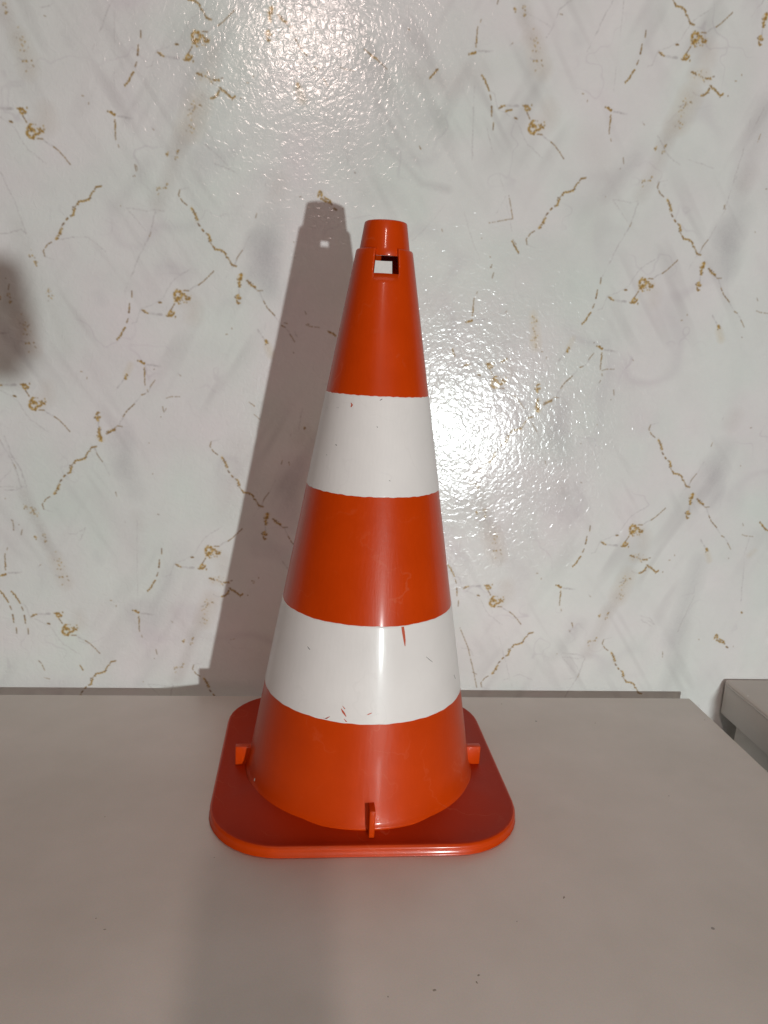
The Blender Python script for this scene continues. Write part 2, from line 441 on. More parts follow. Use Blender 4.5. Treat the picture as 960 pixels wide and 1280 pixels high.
def paint_wallpaper():
    rng = np.random.default_rng(7)
    cloud = smooth_noise(rng, 190) * 0.5 + smooth_noise(rng, 85) * 0.3 + smooth_noise(rng, 38) * 0.25 + smooth_noise(rng, 16) * 0.14
    tint = smooth_noise(rng, 150) * 0.6 + smooth_noise(rng, 55) * 0.4
    fine = smooth_noise(rng, 5) * 0.5 + smooth_noise(rng, 2.2) * 0.5
    # veins of grey that follow the zero lines of a warped field
    w1 = smooth_noise(rng, 120) + 0.45 * smooth_noise(rng, 45) + 0.2 * smooth_noise(rng, 16)
    vein = np.exp(-(w1 / 0.030) ** 2) * np.clip(smooth_noise(rng, 70) * 1.4 - 0.1, 0, 1)
    w2 = smooth_noise(rng, 160) + 0.5 * smooth_noise(rng, 60)
    wide = np.exp(-(w2 / 0.14) ** 2) * np.clip(smooth_noise(rng, 90) * 1.3, 0, 1)
    # soft diagonal smears, leaning both ways like the sheets of the print
    def smear(sx, sy, lean):
        w = NW + int(abs(lean) * NH) + 4
        g = rng.random((int(NH / sy) + 3, int(w / sx) + 3), dtype=np.float32) * 2 - 1
        y = np.arange(NH, dtype=np.float32) / sy; yi = y.astype(int); fy = (y - yi); fy = fy * fy * (3 - 2 * fy)
        rows = g[yi] * (1 - fy)[:, None] + g[yi + 1] * fy[:, None]
        out = np.empty((NH, NW), np.float32)
        xs = np.arange(NW, dtype=np.float32)
        for r in range(NH):
            x = (xs + (r * lean if lean > 0 else (NH - r) * -lean)) / sx
            i = x.astype(int); f = x - i; f = f * f * (3 - 2 * f)
            out[r] = rows[r][i] * (1 - f) + rows[r][i + 1] * f
        return out
    s1 = smear(26, 120, 0.55) * 0.6 + smear(12, 70, 0.7) * 0.4
    s2 = smear(30, 130, -0.45) * 0.6 + smear(14, 80, -0.55) * 0.4
    smears = np.clip(s1 - 0.12, 0, 1) * np.clip(smooth_noise(rng, 170) + 0.3, 0, 1) + np.clip(s2 - 0.12, 0, 1) * np.clip(smooth_noise(rng, 170) + 0.3, 0, 1)
    img = np.empty((NH, NW, 3), np.float32)
    k = 1.155
    base = (198 * k, 197 * k, 194.5 * k)
    for c, (tn, vn) in enumerate(((2.6, 9), (-1.8, 11), (0.4, 9))):
        img[..., c] = base[c] + 6.0 * cloud + 1.5 * tn * tint + 1.2 * fine - 1.25 * vn * vein - 0.9 * vn * wide - (22, 24, 23)[c] * smears
    del w1, w2, vein, wide, tint, fine
    grain = rng.random((NH, NW), dtype=np.float32)

    def window(cx, cz, r):
        i0, i1 = max(0, int((cx - r - X0) / PX)), min(NW, int((cx + r - X0) / PX) + 2)
        j0, j1 = max(0, int((cz - r - Z0) / PX)), min(NH, int((cz + r - Z0) / PX) + 2)
        return i0, i1, j0, j1

    def dab(cx, cz, r, col, a):
        i0, i1, j0, j1 = window(cx, cz, r + 1)
        if i0 >= i1 or j0 >= j1:
            return
        xs = X0 + (np.arange(i0, i1) + 0.5) * PX - cx; zs = Z0 + (np.arange(j0, j1) + 0.5) * PX - cz
        d = np.sqrt(xs[None, :] ** 2 + zs[:, None] ** 2)
        al = (np.clip((r - d) / PX + 0.5, 0, 1) * a)[..., None]
        img[j0:j1, i0:i1] += (np.array(col, np.float32) * k - img[j0:j1, i0:i1]) * al

    def band(pts, w, col, a):
        xs = [p[0] for p in pts]; zs = [p[1] for p in pts]
        pad = w * 1.6
        i0, i1 = max(0, int((min(xs) - pad - X0) / PX)), min(NW, int((max(xs) + pad - X0) / PX) + 2)
        j0, j1 = max(0, int((min(zs) - pad - Z0) / PX)), min(NH, int((max(zs) + pad - Z0) / PX) + 2)
        if i0 >= i1 or j0 >= j1:
            return
        gx = (X0 + (np.arange(i0, i1) + 0.5) * PX)[None, :]; gz = (Z0 + (np.arange(j0, j1) + 0.5) * PX)[:, None]
        best = np.full((j1 - j0, i1 - i0), 1e9, np.float32)
        for (ax, az), (bx, bz) in zip(pts, pts[1:]):
            dx, dz = bx - ax, bz - az
            L = dx * dx + dz * dz + 1e-6
            t = np.clip(((gx - ax) * dx + (gz - az) * dz) / L, 0, 1)
            best = np.minimum(best, np.hypot(gx - ax - t * dx, gz - az - t * dz))
        n = cloud[j0:j1, i0:i1]
        mask = np.clip(1 - best / (w * (1 + 0.5 * n)), 0, 1) ** 0.8 * a * (0.55 + 0.7 * grain[j0:j1, i0:i1] ** 1.5 + 0.5 * n)
        mask = np.clip(mask, 0, 0.8)[..., None]
        img[j0:j1, i0:i1] += (np.array(col, np.float32) * k - img[j0:j1, i0:i1]) * mask

    def walk(rnd, pts, step, wob):
        """points along the polyline, wandering a little like a natural crack"""
        ox = oz = 0.0
        for (ax, az), (bx, bz) in zip(pts, pts[1:]):
            L = math.hypot(bx - ax, bz - az)
            n = max(1, int(L / step))
            for i in range(n):
                t = (i + rnd.random() * 0.5) / n
                ox = ox * 0.8 + rnd.uniform(-1, 1) * wob; oz = oz * 0.8 + rnd.uniform(-1, 1) * wob
                yield ax + (bx - ax) * t + ox, az + (bz - az) * t + oz
        yield pts[-1]

    GOLD = ((160, 126, 64), (174, 142, 84), (142, 108, 52), (186, 158, 106), (152, 116, 58))
    DARK = ((104, 78, 44), (122, 94, 58), (98, 78, 60))
    def ink(seed, kind, w, pts):
        rnd = random.Random(seed)
        if kind == 's':
            r, g, b, a, wd = w
            band(pts, wd * 1.3, (r, g, b), a * 0.62)
        elif kind == 'f':
            q = list(walk(rnd, pts, 1.0, 0.3))
            for _ in range(int(len(q) * 0.9) + 3):
                x, z = rnd.choice(q)
                x += rnd.gauss(0, w[0] * 0.45); z += rnd.gauss(0, w[0] * 0.45)
                for _ in range(rnd.randint(1, 3)):
                    dab(x, z, rnd.uniform(0.3, 0.75), rnd.choice(GOLD + DARK), rnd.uniform(0.25, 0.6))
                    x += rnd.uniform(-1, 1); z += rnd.uniform(-1, 1)
        elif kind == 'g':
            w *= 0.84
            q = list(walk(rnd, pts, 0.5, 0.2))
            for x, z in q[::2]:
                dab(x + rnd.gauss(0, w * 0.4), z + rnd.gauss(0, w * 0.4), w * rnd.uniform(0.4, 0.9), (182, 160, 124), 0.09)
            for x, z in q:
                if rnd.random() < 0.85:
                    dab(x + rnd.gauss(0, w * 0.34), z + rnd.gauss(0, w * 0.30), rnd.uniform(0.45, 0.8), rnd.choice(DARK), rnd.uniform(0.45, 0.85))
            for x, z in q:
                if rnd.random() < 0.58:
                    dab(x + rnd.gauss(0, w * 0.20), z + rnd.gauss(0, w * 0.20), w * rnd.uniform(0.14, 0.34) + 0.15, rnd.choice(GOLD), rnd.uniform(0.5, 0.95))
        elif kind == 'b':
            q = list(walk(rnd, pts, 0.5, 0.13))
            gap = 0
            for x, z in q:
                if gap > 0:
                    gap -= 1
                    continue
                if rnd.random() < 0.05:
                    gap = rnd.randint(1, 3)
                dab(x, z, w * rnd.uniform(0.32, 0.58), rnd.choice(DARK + ((138, 108, 70), (120, 104, 96))), rnd.uniform(0.35, 0.8))
        elif kind == 'y':
            fade = 1.0
            for x, z in walk(rnd, pts, 0.6, 0.3):
                fade = min(1.1, max(0.0, fade + rnd.uniform(-0.22, 0.22)))
                dab(x, z, w * rnd.uniform(0.6, 1.0), (150, 143, 143), max(0.0, fade * rnd.uniform(0.05, 0.26)))

    REP = 501.2                                  # the print repeats across the wall
    jobs = []
    for name, flip, ax, az in PLACED:
        jobs.append((name, flip, ax, az))
        if name == 'misc':
            continue
        for sx in (-1, 1):
            nx = ax + sx * REP
            if nx < -310 or nx > 615:
                jobs.append((name, flip, nx, az + sx * 41.5))
    for name, flip, ax, az in list(jobs):
        if name != 'misc' and az + 745 > 757:
            jobs.append((name, flip, ax - 40, az + 745))
    order = {'s': 0, 'y': 1, 'b': 2, 'f': 3, 'g': 4}
    for name, flip, ax, az in jobs:
        sz = -1 if flip else 1
        items = sorted(enumerate(MOTIF[name]), key=lambda it: order[it[1][0]])
        for i, (kind, w, pts) in items:
            p = [(ax + x, az + sz * z) for x, z in pts]
            if kind == 's' and len(p) == 1:
                p = p * 2
            ink('%s%d' % (name, i), kind, w, p)
    # the print is a little soft: a 3 x 3 blur
    for ax in (0, 1):
        img = 0.5 * img + 0.25 * np.roll(img, 1, ax) + 0.25 * np.roll(img, -1, ax)
    out = np.ones((NH, NW, 4), np.float32)
    out[..., :3] = np.clip(img / 255.0, 0, 1)
    im = bpy.data.images.new('wallpaper_print', NW, NH, alpha=False)
    im.pixels.foreach_set(out.ravel())
    im.update()
    return im

wall_mat, nt, bs = mat('glossy_marble_wallpaper')
uvn = node(nt, 'ShaderNodeUVMap', uv_map='wall_uv')
tex = node(nt, 'ShaderNodeTexImage', interpolation='Cubic', extension='EXTEND')
tex.image = paint_wallpaper()
nt.links.new(uvn.outputs['UV'], tex.inputs['Vector'])
nt.links.new(tex.outputs['Color'], bs.inputs['Base Color'])
bs.inputs['Roughness'].default_value = 0.17
bs.inputs['Specular IOR Level'].default_value = 0.40
tc = node(nt, 'ShaderNodeTexCoord')
n1 = node(nt, 'ShaderNodeTexNoise', Scale=150.0, Detail=2.0, Roughness=0.45, Distortion=1.0)
n2 = node(nt, 'ShaderNodeTexNoise', Scale=14.0, Detail=1.0, Roughness=0.5)
add = node(nt, 'ShaderNodeMath', operation='MULTIPLY_ADD')
add.inputs[1].default_value = 2.5
b1 = node(nt, 'ShaderNodeBump', Strength=1.0, Distance=0.0004)
nt.links.new(tc.outputs['Object'], n1.inputs['Vector'])
nt.links.new(tc.outputs['Object'], n2.inputs['Vector'])
nt.links.new(n2.outputs['Fac'], add.inputs[0])
nt.links.new(n1.outputs['Fac'], add.inputs[2])
nt.links.new(add.outputs[0], b1.inputs['Height'])
nt.links.new(b1.outputs['Normal'], bs.inputs['Normal'])

FLOOR_Z = -0.745
WALL_Y = -0.106
bm = bmesh.new()
corners = [(X0 / 1000, WALL_Y, FLOOR_Z), (X1 / 1000, WALL_Y, FLOOR_Z), (X1 / 1000, WALL_Y, Z1 / 1000), (X0 / 1000, WALL_Y, Z1 / 1000)]
f = bm.faces.new([bm.verts.new(c) for c in corners])
uvl = bm.loops.layers.uv.new('wall_uv')
for lp in f.loops:
    lp[uvl].uv = ((lp.vert.co.x * 1000 - X0) / (X1 - X0), (lp.vert.co.z * 1000 - Z0) / (Z1 - Z0))
# the wall has thickness: a slab behind the papered face
g = bmesh.ops.extrude_face_region(bm, geom=[f])
for v in [e for e in g['geom'] if isinstance(e, bmesh.types.BMVert)]:
    v.co.y += 0.08
wall = obj('wall', bm, wall_mat, smooth=False)
wall['kind'] = 'structure'
wall['label'] = 'glossy white marble wallpaper with gold veins behind the cone'

floor_mat, nt, bs = mat('grey_floor')
bs.inputs['Base Color'].default_value = (0.16, 0.15, 0.14, 1)
bs.inputs['Roughness'].default_value = 0.6
nz = node(nt, 'ShaderNodeTexNoise', Scale=30.0, Detail=5.0)
bp = node(nt, 'ShaderNodeBump', Strength=0.3, Distance=0.002)
nt.links.new(nz.outputs['Fac'], bp.inputs['Height']); nt.links.new(bp.outputs['Normal'], bs.inputs['Normal'])
bm = bmesh.new()
bm.faces.new([bm.verts.new(c) for c in ((-0.68, -1.8, FLOOR_Z), (0.92, -1.8, FLOOR_Z), (0.92, WALL_Y, FLOOR_Z), (-0.68, WALL_Y, FLOOR_Z))])
fl = obj('floor', bm, floor_mat, smooth=False)
fl['kind'] = 'structure'
# ------------------------------------------------------------------ desk and side table
def laminate(name, col, rough, dust=True):
    mt, nt, bs = mat(name)
    tc = node(nt, 'ShaderNodeTexCoord')
    n1 = node(nt, 'ShaderNodeTexNoise', Scale=7.0, Detail=4.0, Roughness=0.6)
    n2 = node(nt, 'ShaderNodeTexNoise', Scale=900.0, Detail=2.0, Roughness=0.6)
    vo = node(nt, 'ShaderNodeTexVoronoi', Scale=26.0, Randomness=1.0)
    for n in (n1, n2, vo):
        nt.links.new(tc.outputs['Object'], n.inputs['Vector'])
    r1 = node(nt, 'ShaderNodeValToRGB')
    r1.color_ramp.elements[0].position = 0.25; r1.color_ramp.elements[1].position = 0.75
    r1.color_ramp.elements[0].color = (col[0] * 0.89, col[1] * 0.885, col[2] * 0.87, 1)
    r1.color_ramp.elements[1].color = (col[0] * 1.08, col[1] * 1.08, col[2] * 1.09, 1)
    nt.links.new(n1.outputs['Fac'], r1.inputs['Fac'])
    mx = node(nt, 'ShaderNodeMixRGB', blend_type='MULTIPLY'); mx.inputs['Fac'].default_value = 0.16
    nt.links.new(r1.outputs['Color'], mx.inputs['Color1']); nt.links.new(n2.outputs['Color'], mx.inputs['Color2'])
    last = mx.outputs['Color']
    if dust:                                             # sparse dark crumbs and specks
        lt = node(nt, 'ShaderNodeMath', operation='LESS_THAN'); lt.inputs[1].default_value = 0.035
        nt.links.new(vo.outputs['Distance'], lt.inputs[0])
        sep = node(nt, 'ShaderNodeSeparateColor'); nt.links.new(vo.outputs['Color'], sep.inputs['Color'])
        gt = node(nt, 'ShaderNodeMath', operation='GREATER_THAN'); gt.inputs[1].default_value = 0.86
        nt.links.new(sep.outputs['Red'], gt.inputs[0])
        mu = node(nt, 'ShaderNodeMath', operation='MULTIPLY')
        nt.links.new(lt.outputs[0], mu.inputs[0]); nt.links.new(gt.outputs[0], mu.inputs[1])
        m2 = node(nt, 'ShaderNodeMath', operation='MULTIPLY'); m2.inputs[1].default_value = 0.55
        nt.links.new(mu.outputs[0], m2.inputs[0])
        dk = node(nt, 'ShaderNodeMixRGB', blend_type='MIX'); dk.inputs['Color2'].default_value = (0.05, 0.04, 0.03, 1)
        nt.links.new(m2.outputs[0], dk.inputs['Fac']); nt.links.new(last, dk.inputs['Color1'])
        last = dk.outputs['Color']
    nt.links.new(last, bs.inputs['Base Color'])
    rr = node(nt, 'ShaderNodeMapRange'); rr.inputs['To Min'].default_value = rough - 0.04; rr.inputs['To Max'].default_value = rough + 0.06
    nt.links.new(n1.outputs['Fac'], rr.inputs['Value']); nt.links.new(rr.outputs['Result'], bs.inputs['Roughness'])
    bp = node(nt, 'ShaderNodeBump', Strength=0.12, Distance=0.0004)
    nt.links.new(n2.outputs['Fac'], bp.inputs['Height']); nt.links.new(bp.outputs['Normal'], bs.inputs['Normal'])
    return mt

desk_mat = laminate('taupe_laminate', (0.80, 0.74, 0.68), 0.40)
side_mat = laminate('taupe_laminate_plain', (0.62, 0.57, 0.52), 0.42, dust=False)

DX1, DY1 = 0.4763, -0.1262                        # right end and back edge of the desk
desk = thing('desk', 'taupe laminate desk top that the traffic cone stands on', 'desk', (0, -0.42, FLOOR_Z))
def local(o, x0, x1, y0, y1, z0, z1, bevel, seg=3):
    bm = bmesh.new()
    l = o.location
    add_box(bm, x0 - l.x, x1 - l.x, y0 - l.y, y1 - l.y, z0 - l.z, z1 - l.z, bevel, seg)
    return bm
obj('desk_top', local(desk, -0.64, DX1, -0.74, DY1, -0.028, 0.0, 0.0016), desk_mat, desk)
obj('side_panel', local(desk, DX1 - 0.05, DX1 - 0.03, -0.72, DY1 - 0.03, FLOOR_Z, -0.0285, 0.001), side_mat, desk)
obj('side_panel', local(desk, -0.62, -0.60, -0.72, DY1 - 0.03, FLOOR_Z, -0.0285, 0.001), side_mat, desk)

SX, ST, SB = 0.5282, 0.0167, -0.0277             # left face, top and underside of the side table's slab
side = thing('side_table', 'lower thick grey table against the wall, right of the desk', 'table', (0.7, -0.4, FLOOR_Z))
bm = bmesh.new()
l = side.location
add_box(bm, SX - l.x, 0.90 - l.x, -0.70 - l.y, -0.1080 - l.y, SB - l.z, ST - l.z, 0.0)
for v in bm.verts: pass
vert_e = [e for e in bm.edges if abs(e.verts[0].co.z - e.verts[1].co.z) > 0.01]
bmesh.ops.bevel(bm, geom=vert_e, offset=0.006, segments=5, affect='EDGES', profile=0.5)
hor = [e for e in bm.edges if abs(e.verts[0].co.z - e.verts[1].co.z) < 1e-5 and len(e.link_faces) == 2 and abs(e.link_faces[0].normal.z - e.link_faces[1].normal.z) > 0.5]
bmesh.ops.bevel(bm, geom=hor, offset=0.0022, segments=3, affect='EDGES', profile=0.5)
obj('table_top', bm, side_mat, side)
# a thin banding lip that runs round the top edge
bm = bmesh.new()
add_box(bm, SX - 0.0009 - l.x, SX - 0.0001 - l.x, -0.694 - l.y, -0.1150 - l.y, ST - 0.0048 - l.z, ST - 0.0026 - l.z, 0.0003, 1)
obj('edge_band', bm, side_mat, side)
obj('side_panel', local(side, SX + 0.011, SX + 0.033, -0.68, -0.131, FLOOR_Z, SB - 0.0005, 0.001), side_mat, side)

# ------------------------------------------------------------------ traffic cone
CX, CY = 0.0596, -0.2895
def plastic(name, col, rough, band=False, spec=0.16, coat=0.16):
    mt, nt, bs = mat(name)
    tc = node(nt, 'ShaderNodeTexCoord')
    n1 = node(nt, 'ShaderNodeTexNoise', Scale=16.0, Detail=5.0, Roughness=0.6)
    mp = node(nt, 'ShaderNodeMapping'); mp.inputs['Scale'].default_value = (60, 60, 2.2)
    n2 = node(nt, 'ShaderNodeTexNoise', Scale=6.0, Detail=3.0, Roughness=0.55)          # fine vertical drag lines of the moulding
    n3 = node(nt, 'ShaderNodeTexNoise', Scale=420.0, Detail=3.0)
    nt.links.new(tc.outputs['Object'], n1.inputs['Vector']); nt.links.new(tc.outputs['Object'], mp.inputs['Vector'])
    nt.links.new(mp.outputs['Vector'], n2.inputs['Vector']); nt.links.new(tc.outputs['Object'], n3.inputs['Vector'])
    rmp = node(nt, 'ShaderNodeValToRGB')
    e = rmp.color_ramp.elements
    e[0].position = 0.3; e[1].position = 0.72
    lo, hi = (0.9, 1.05) if not band else (0.95, 1.02)
    e[0].color = (col[0] * lo, col[1] * lo, col[2] * lo, 1); e[1].color = (min(1, col[0] * hi), col[1] * hi * (1.06 if not band else 1), col[2] * hi, 1)
    nt.links.new(n1.outputs['Fac'], rmp.inputs['Fac'])
    # scuffs: thin scratches paler than the plastic
    w = node(nt, 'ShaderNodeTexWave', wave_type='BANDS', bands_direction='DIAGONAL', Scale=9.0, Distortion=14.0, Detail=4.0)
    w.inputs['Detail Scale'].default_value = 2.0
    nt.links.new(tc.outputs['Object'], w.inputs['Vector'])
    th = node(nt, 'ShaderNodeMapRange'); th.inputs['From Min'].default_value = 0.985; th.inputs['From Max'].default_value = 1.0; th.inputs['To Max'].default_value = 0.09 if not band else 0.06
    nt.links.new(w.outputs['Fac'], th.inputs['Value'])
    g = node(nt, 'ShaderNodeMath', operation='MULTIPLY'); 
    gm = node(nt, 'ShaderNodeMapRange'); gm.inputs['From Min'].default_value = 0.48; gm.inputs['From Max'].default_value = 0.62
    nt.links.new(n1.outputs['Fac'], gm.inputs['Value'])
    nt.links.new(th.outputs['Result'], g.inputs[0]); nt.links.new(gm.outputs['Result'], g.inputs[1])
    sc = node(nt, 'ShaderNodeMixRGB', blend_type='MIX'); sc.inputs['Color2'].default_value = (0.75, 0.32, 0.18, 1) if not band else (0.40, 0.34, 0.31, 1)
    nt.links.new(g.outputs[0], sc.inputs['Fac']); nt.links.new(rmp.outputs['Color'], sc.inputs['Color1'])
    nt.links.new(sc.outputs['Color'], bs.inputs['Base Color'])
    ro = node(nt, 'ShaderNodeMapRange'); ro.inputs['To Min'].default_value = rough - 0.07; ro.inputs['To Max'].default_value = rough + 0.1
    nt.links.new(n1.outputs['Fac'], ro.inputs['Value']); nt.links.new(ro.outputs['Result'], bs.inputs['Roughness'])
    ad = node(nt, 'ShaderNodeMath', operation='MULTIPLY_ADD'); ad.inputs[1].default_value = 0.35
    nt.links.new(n3.outputs['Fac'], ad.inputs[0]); nt.links.new(n2.outputs['Fac'], ad.inputs[2])
    bs.inputs['Specular IOR Level'].default_value = spec
    bs.inputs['Coat Weight'].default_value = coat; bs.inputs['Coat Roughness'].default_value = 0.11
    bp = node(nt, 'ShaderNodeBump', Strength=0.22, Distance=0.0005)
    nt.links.new(ad.outputs[0], bp.inputs['Height']); nt.links.new(bp.outputs['Normal'], bs.inputs['Normal'])
    return mt

orange = plastic('orange_plastic', (0.60, 0.048, 0.0012), 0.34)
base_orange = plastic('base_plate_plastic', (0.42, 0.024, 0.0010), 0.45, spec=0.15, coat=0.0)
white = plastic('white_band', (0.84, 0.785, 0.755), 0.32, band=True)
chip_mat, nt, bs = mat('bare_orange_scrape')
bs.inputs['Base Color'].default_value = (0.55, 0.085, 0.03, 1); bs.inputs['Roughness'].default_value = 0.5
dirt_mat, nt, bs = mat('dark_scrape')
bs.inputs['Base Color'].default_value = (0.10, 0.07, 0.06, 1); bs.inputs['Roughness'].default_value = 0.7
pale_mat, nt, bs = mat('pale_chip')
bs.inputs['Base Color'].default_value = (0.80, 0.78, 0.74, 1); bs.inputs['Roughness'].default_value = 0.5

cone = thing('traffic_cone', 'orange plastic traffic cone with two white bands on a square base', 'traffic cone', (CX, CY, 0))

# base plate: rounded square with a softened top edge
def rounded(x0, x1, y0, y1, r, n=10):
    pts = []
    for cx, cy, a in ((x1 - r, y1 - r, 0), (x0 + r, y1 - r, 90), (x0 + r, y0 + r, 180), (x1 - r, y0 + r, 270)):
        for i in range(n + 1):
            t = math.radians(a + 90 * i / n)
            pts.append((cx + r * math.cos(t), cy + r * math.sin(t)))
    return pts
bm = bmesh.new()
PT = 0.0100
levels = [(-0.0016, 0.0003), (-0.0003, 0.0006), (0.0002, 0.0014), (-0.0004, 0.0018), (-0.0004, 0.0070), (-0.0009, 0.0088), (-0.0022, 0.0098), (-0.0038, PT), (-0.0060, PT - 0.0003)]
rings = []
for off, z in levels:
    rings.append([bm.verts.new((x, y, z)) for x, y in rounded(-0.1328 - off, 0.1350 + off, -0.1238 - off, 0.1490 + off, 0.062 + off)])
N = len(rings[0])
for a, b in zip(rings, rings[1:]):
    for j in range(N):
        bm.faces.new((a[j], a[(j + 1) % N], b[(j + 1) % N], b[j]))
# the top swells gently towards the foot of the cone
PF = 0.0150
last = rings[-1]
for rr, zz in ((0.126, 0.0112), (0.112, 0.0134), (0.100, PF)):
    ring = []
    for v in rings[0]:
        a = math.atan2(v.co.y, v.co.x)
        lim = min(rr, 0.97 * math.hypot(v.co.x, v.co.y))
        ring.append(bm.verts.new((lim * math.cos(a), lim * math.sin(a), zz)))
    for j in range(N):
        bm.faces.new((last[j], last[(j + 1) % N], ring[(j + 1) % N], ring[j]))
    last = ring
bm.faces.new(rings[0]); bm.faces.new(last)
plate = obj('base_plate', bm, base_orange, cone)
plate.data.materials.append(orange)                # light on the outer lip painted in as the brighter orange
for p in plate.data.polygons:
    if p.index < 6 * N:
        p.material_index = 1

def R(z):
    return 0.0234 + 0.1760 * (0.4781 - z)
HA = math.radians(23.6)                            # half angle of the square window near the top
def theta_list():
    t = list(np.linspace(-HA, HA, 13)) + list(np.linspace(HA, math.pi - HA, 44))[1:-1] + list(np.linspace(math.pi - HA, math.pi + HA, 13)) + list(np.linspace(math.pi + HA, 2 * math.pi - HA, 44))[1:-1]
    return t
TH = theta_list()
front = set(range(0, 12)); back = set(range(12 + 43, 12 + 43 + 12))
ZB, ZT, ZS = 0.4580, 0.4722, 0.4781
prof = [(R(0.012) + 0.0014, 0.0128), (R(0.014) + 0.0008, 0.0144), (R(0.016) + 0.0003, 0.0162), (R(0.018), 0.018)]
prof += [(R(z), z) for z in np.linspace(0.03, 0.45, 22)]
prof += [(R(ZB), ZB), (R(ZB + 0.007), ZB + 0.007), (R(ZT), ZT), (R(ZS - 0.0012), ZS - 0.0012), (R(ZS) - 0.0006, ZS - 0.0002), (R(ZS) - 0.0026, ZS)]
i_b = [i for i, p in enumerate(prof) if abs(p[1] - ZB) < 1e-6][0]
bm = bmesh.new()
add_revolve(bm, prof, TH, skip=lambda i, j: i >= i_b and (j in front or j in back))
body = obj('body', bm, orange, cone)
so = body.modifiers.new('wall_thickness', 'SOLIDIFY'); so.thickness = 0.0026; so.offset = -1.0

# tip: short hollow neck that drops inside the body
bm = bmesh.new()
def RT(z):
    return 0.0208 + 0.1574 * (0.4784 - z)
tp = [(RT(ZT) - 0.0003, ZT), (RT(ZT + 0.0005), ZT + 0.0004), (RT(ZS), ZS), (RT(0.485), 0.485), (RT(0.4925), 0.4925), (RT(0.4988), 0.4988), (RT(0.4997) - 0.0003, 0.4997), (RT(0.5) - 0.0011, 0.5002),
      (RT(0.5) - 0.0022, 0.4996), (RT(0.49) - 0.0026, 0.49), (RT(ZT) - 0.0026, ZT)]
add_revolve(bm, tp + [tp[0]], [2 * math.pi * i / 96 for i in range(96)])
obj('tip', bm, orange, cone)

# white bands
def band(z0, z1, seed):
    rnd = random.Random(seed)
    n = 180
    bm = bmesh.new()
    def edge(phase):
        a = [(rnd.uniform(0.00003, 0.00016), k, rnd.uniform(0, 6.3)) for k in (3, 7, 13, 29, 47)]
        return [sum(A * math.sin(k * 2 * math.pi * j / n + p) for A, k, p in a) for j in range(n)]
    lo, hi = edge(0), edge(1)
    # heights of the rings, measured in from either edge so that the rolled edge stays narrow
    prof = [(0, 0.0, -0.0003), (0, 0.0004, 0.0003), (0, 0.0009, 0.0004), (0, 0.0016, 0.0004), (0.33, 0, 0.0004), (0.66, 0, 0.0004), (1, -0.0016, 0.0004), (1, -0.0009, 0.0004), (1, -0.0004, 0.0003), (1, 0.0, -0.0003)]
    rings = []
    for s, dz, o in prof:
        ring = []
        for j in range(n):
            t = 2 * math.pi * j / n
            z = z0 + (z1 - z0) * s + lo[j] * (1 - s) + hi[j] * s + dz
            r = R(z) + o
            ring.append(bm.verts.new((r * math.sin(t), -r * math.cos(t), z)))
        rings.append(ring)
    for a, b in zip(rings, rings[1:]):
        for j in range(n):
            bm.faces.new((a[j], a[(j + 1) % n], b[(j + 1) % n], b[j]))
    return bm
upper = obj('reflective_band', band(0.2815, 0.3618, 4), white, cone); upper['label'] = 'upper white band'
lower = obj('reflective_band', band(0.0984, 0.1784, 9), white, cone); lower['label'] = 'lower white band, scratched through to orange'

# scrapes: thin slivers of missing white that lie on the cone's surface
def sliver(name, parent, material, pts, w, lift=0.00052):
    """pts: (azimuth in degrees from the front, height) along the mark; w: width in metres at each point"""
    bm = bmesh.new()
    rows = []
    for (az, z), wd in zip(pts, w):
        r = R(z) + lift
        row = []
        for s in (-1, 0, 1):
            t = math.radians(az) + s * wd / 2 / r
            row.append(bm.verts.new(((r + (0.00006 if s == 0 else 0)) * math.sin(t), -(r + (0.00006 if s == 0 else 0)) * math.cos(t), z)))
        rows.append(row)
    for a, b in zip(rows, rows[1:]):
        for i in range(2):
            bm.faces.new((a[i], a[i + 1], b[i + 1], b[i]))
    return obj(name, bm, material, parent)
sliver('scrape', lower, chip_mat, [(17.98, 0.1773), (18.46, 0.1728), (19.08, 0.1662), (19.36, 0.1613)], [0.0024, 0.0026, 0.002, 0.0006])
sliver('scrape', lower, chip_mat, [(-16.06, 0.1104), (-14.75, 0.1076), (-13.16, 0.1044)], [0.0005, 0.0022, 0.0008])
sliver('scrape', lower, chip_mat, [(-15.46, 0.1127), (-14.03, 0.1104)], [0.0004, 0.0012])
sliver('scrape', lower, chip_mat, [(-14.2, 0.1025), (-12.67, 0.1001)], [0.0004, 0.0014])
sliver('scrape', lower, chip_mat, [(-1.97, 0.1069), (-0.31, 0.1082), (0.25, 0.1086)], [0.0016, 0.0018, 0.0004])
sliver('scrape', lower, dirt_mat, [(2.83, 0.1075), (3.97, 0.1077)], [0.0006, 0.0005])
sliver('scrape', lower, dirt_mat, [(-41.13, 0.154), (-39.25, 0.1522)], [0.0008, 0.0012])
sliver('scrape', lower, dirt_mat, [(33.97, 0.1491), (36.42, 0.146), (38.97, 0.1429)], [0.0003, 0.0007, 0.0004])
sliver('scrape', lower, dirt_mat, [(61.88, 0.1208), (64.06, 0.1158)], [0.0006, 0.0006])
sliver('scrape', lower, chip_mat, [(-25.85, 0.1003), (-24.0, 0.1), (-21.76, 0.1025)], [0.0004, 0.0018, 0.0005])
sliver('scrape', upper, chip_mat, [(-32.66, 0.3552), (-31.09, 0.3536), (-32.02, 0.3518)], [0.0006, 0.0016, 0.001])
sliver('scrape', upper, dirt_mat, [(-2.3, 0.3585), (-0.12, 0.3599)], [0.0006, 0.0009])
sliver('scrape', upper, dirt_mat, [(-71.4, 0.3482), (-64.88, 0.3487)], [0.0005, 0.0006])
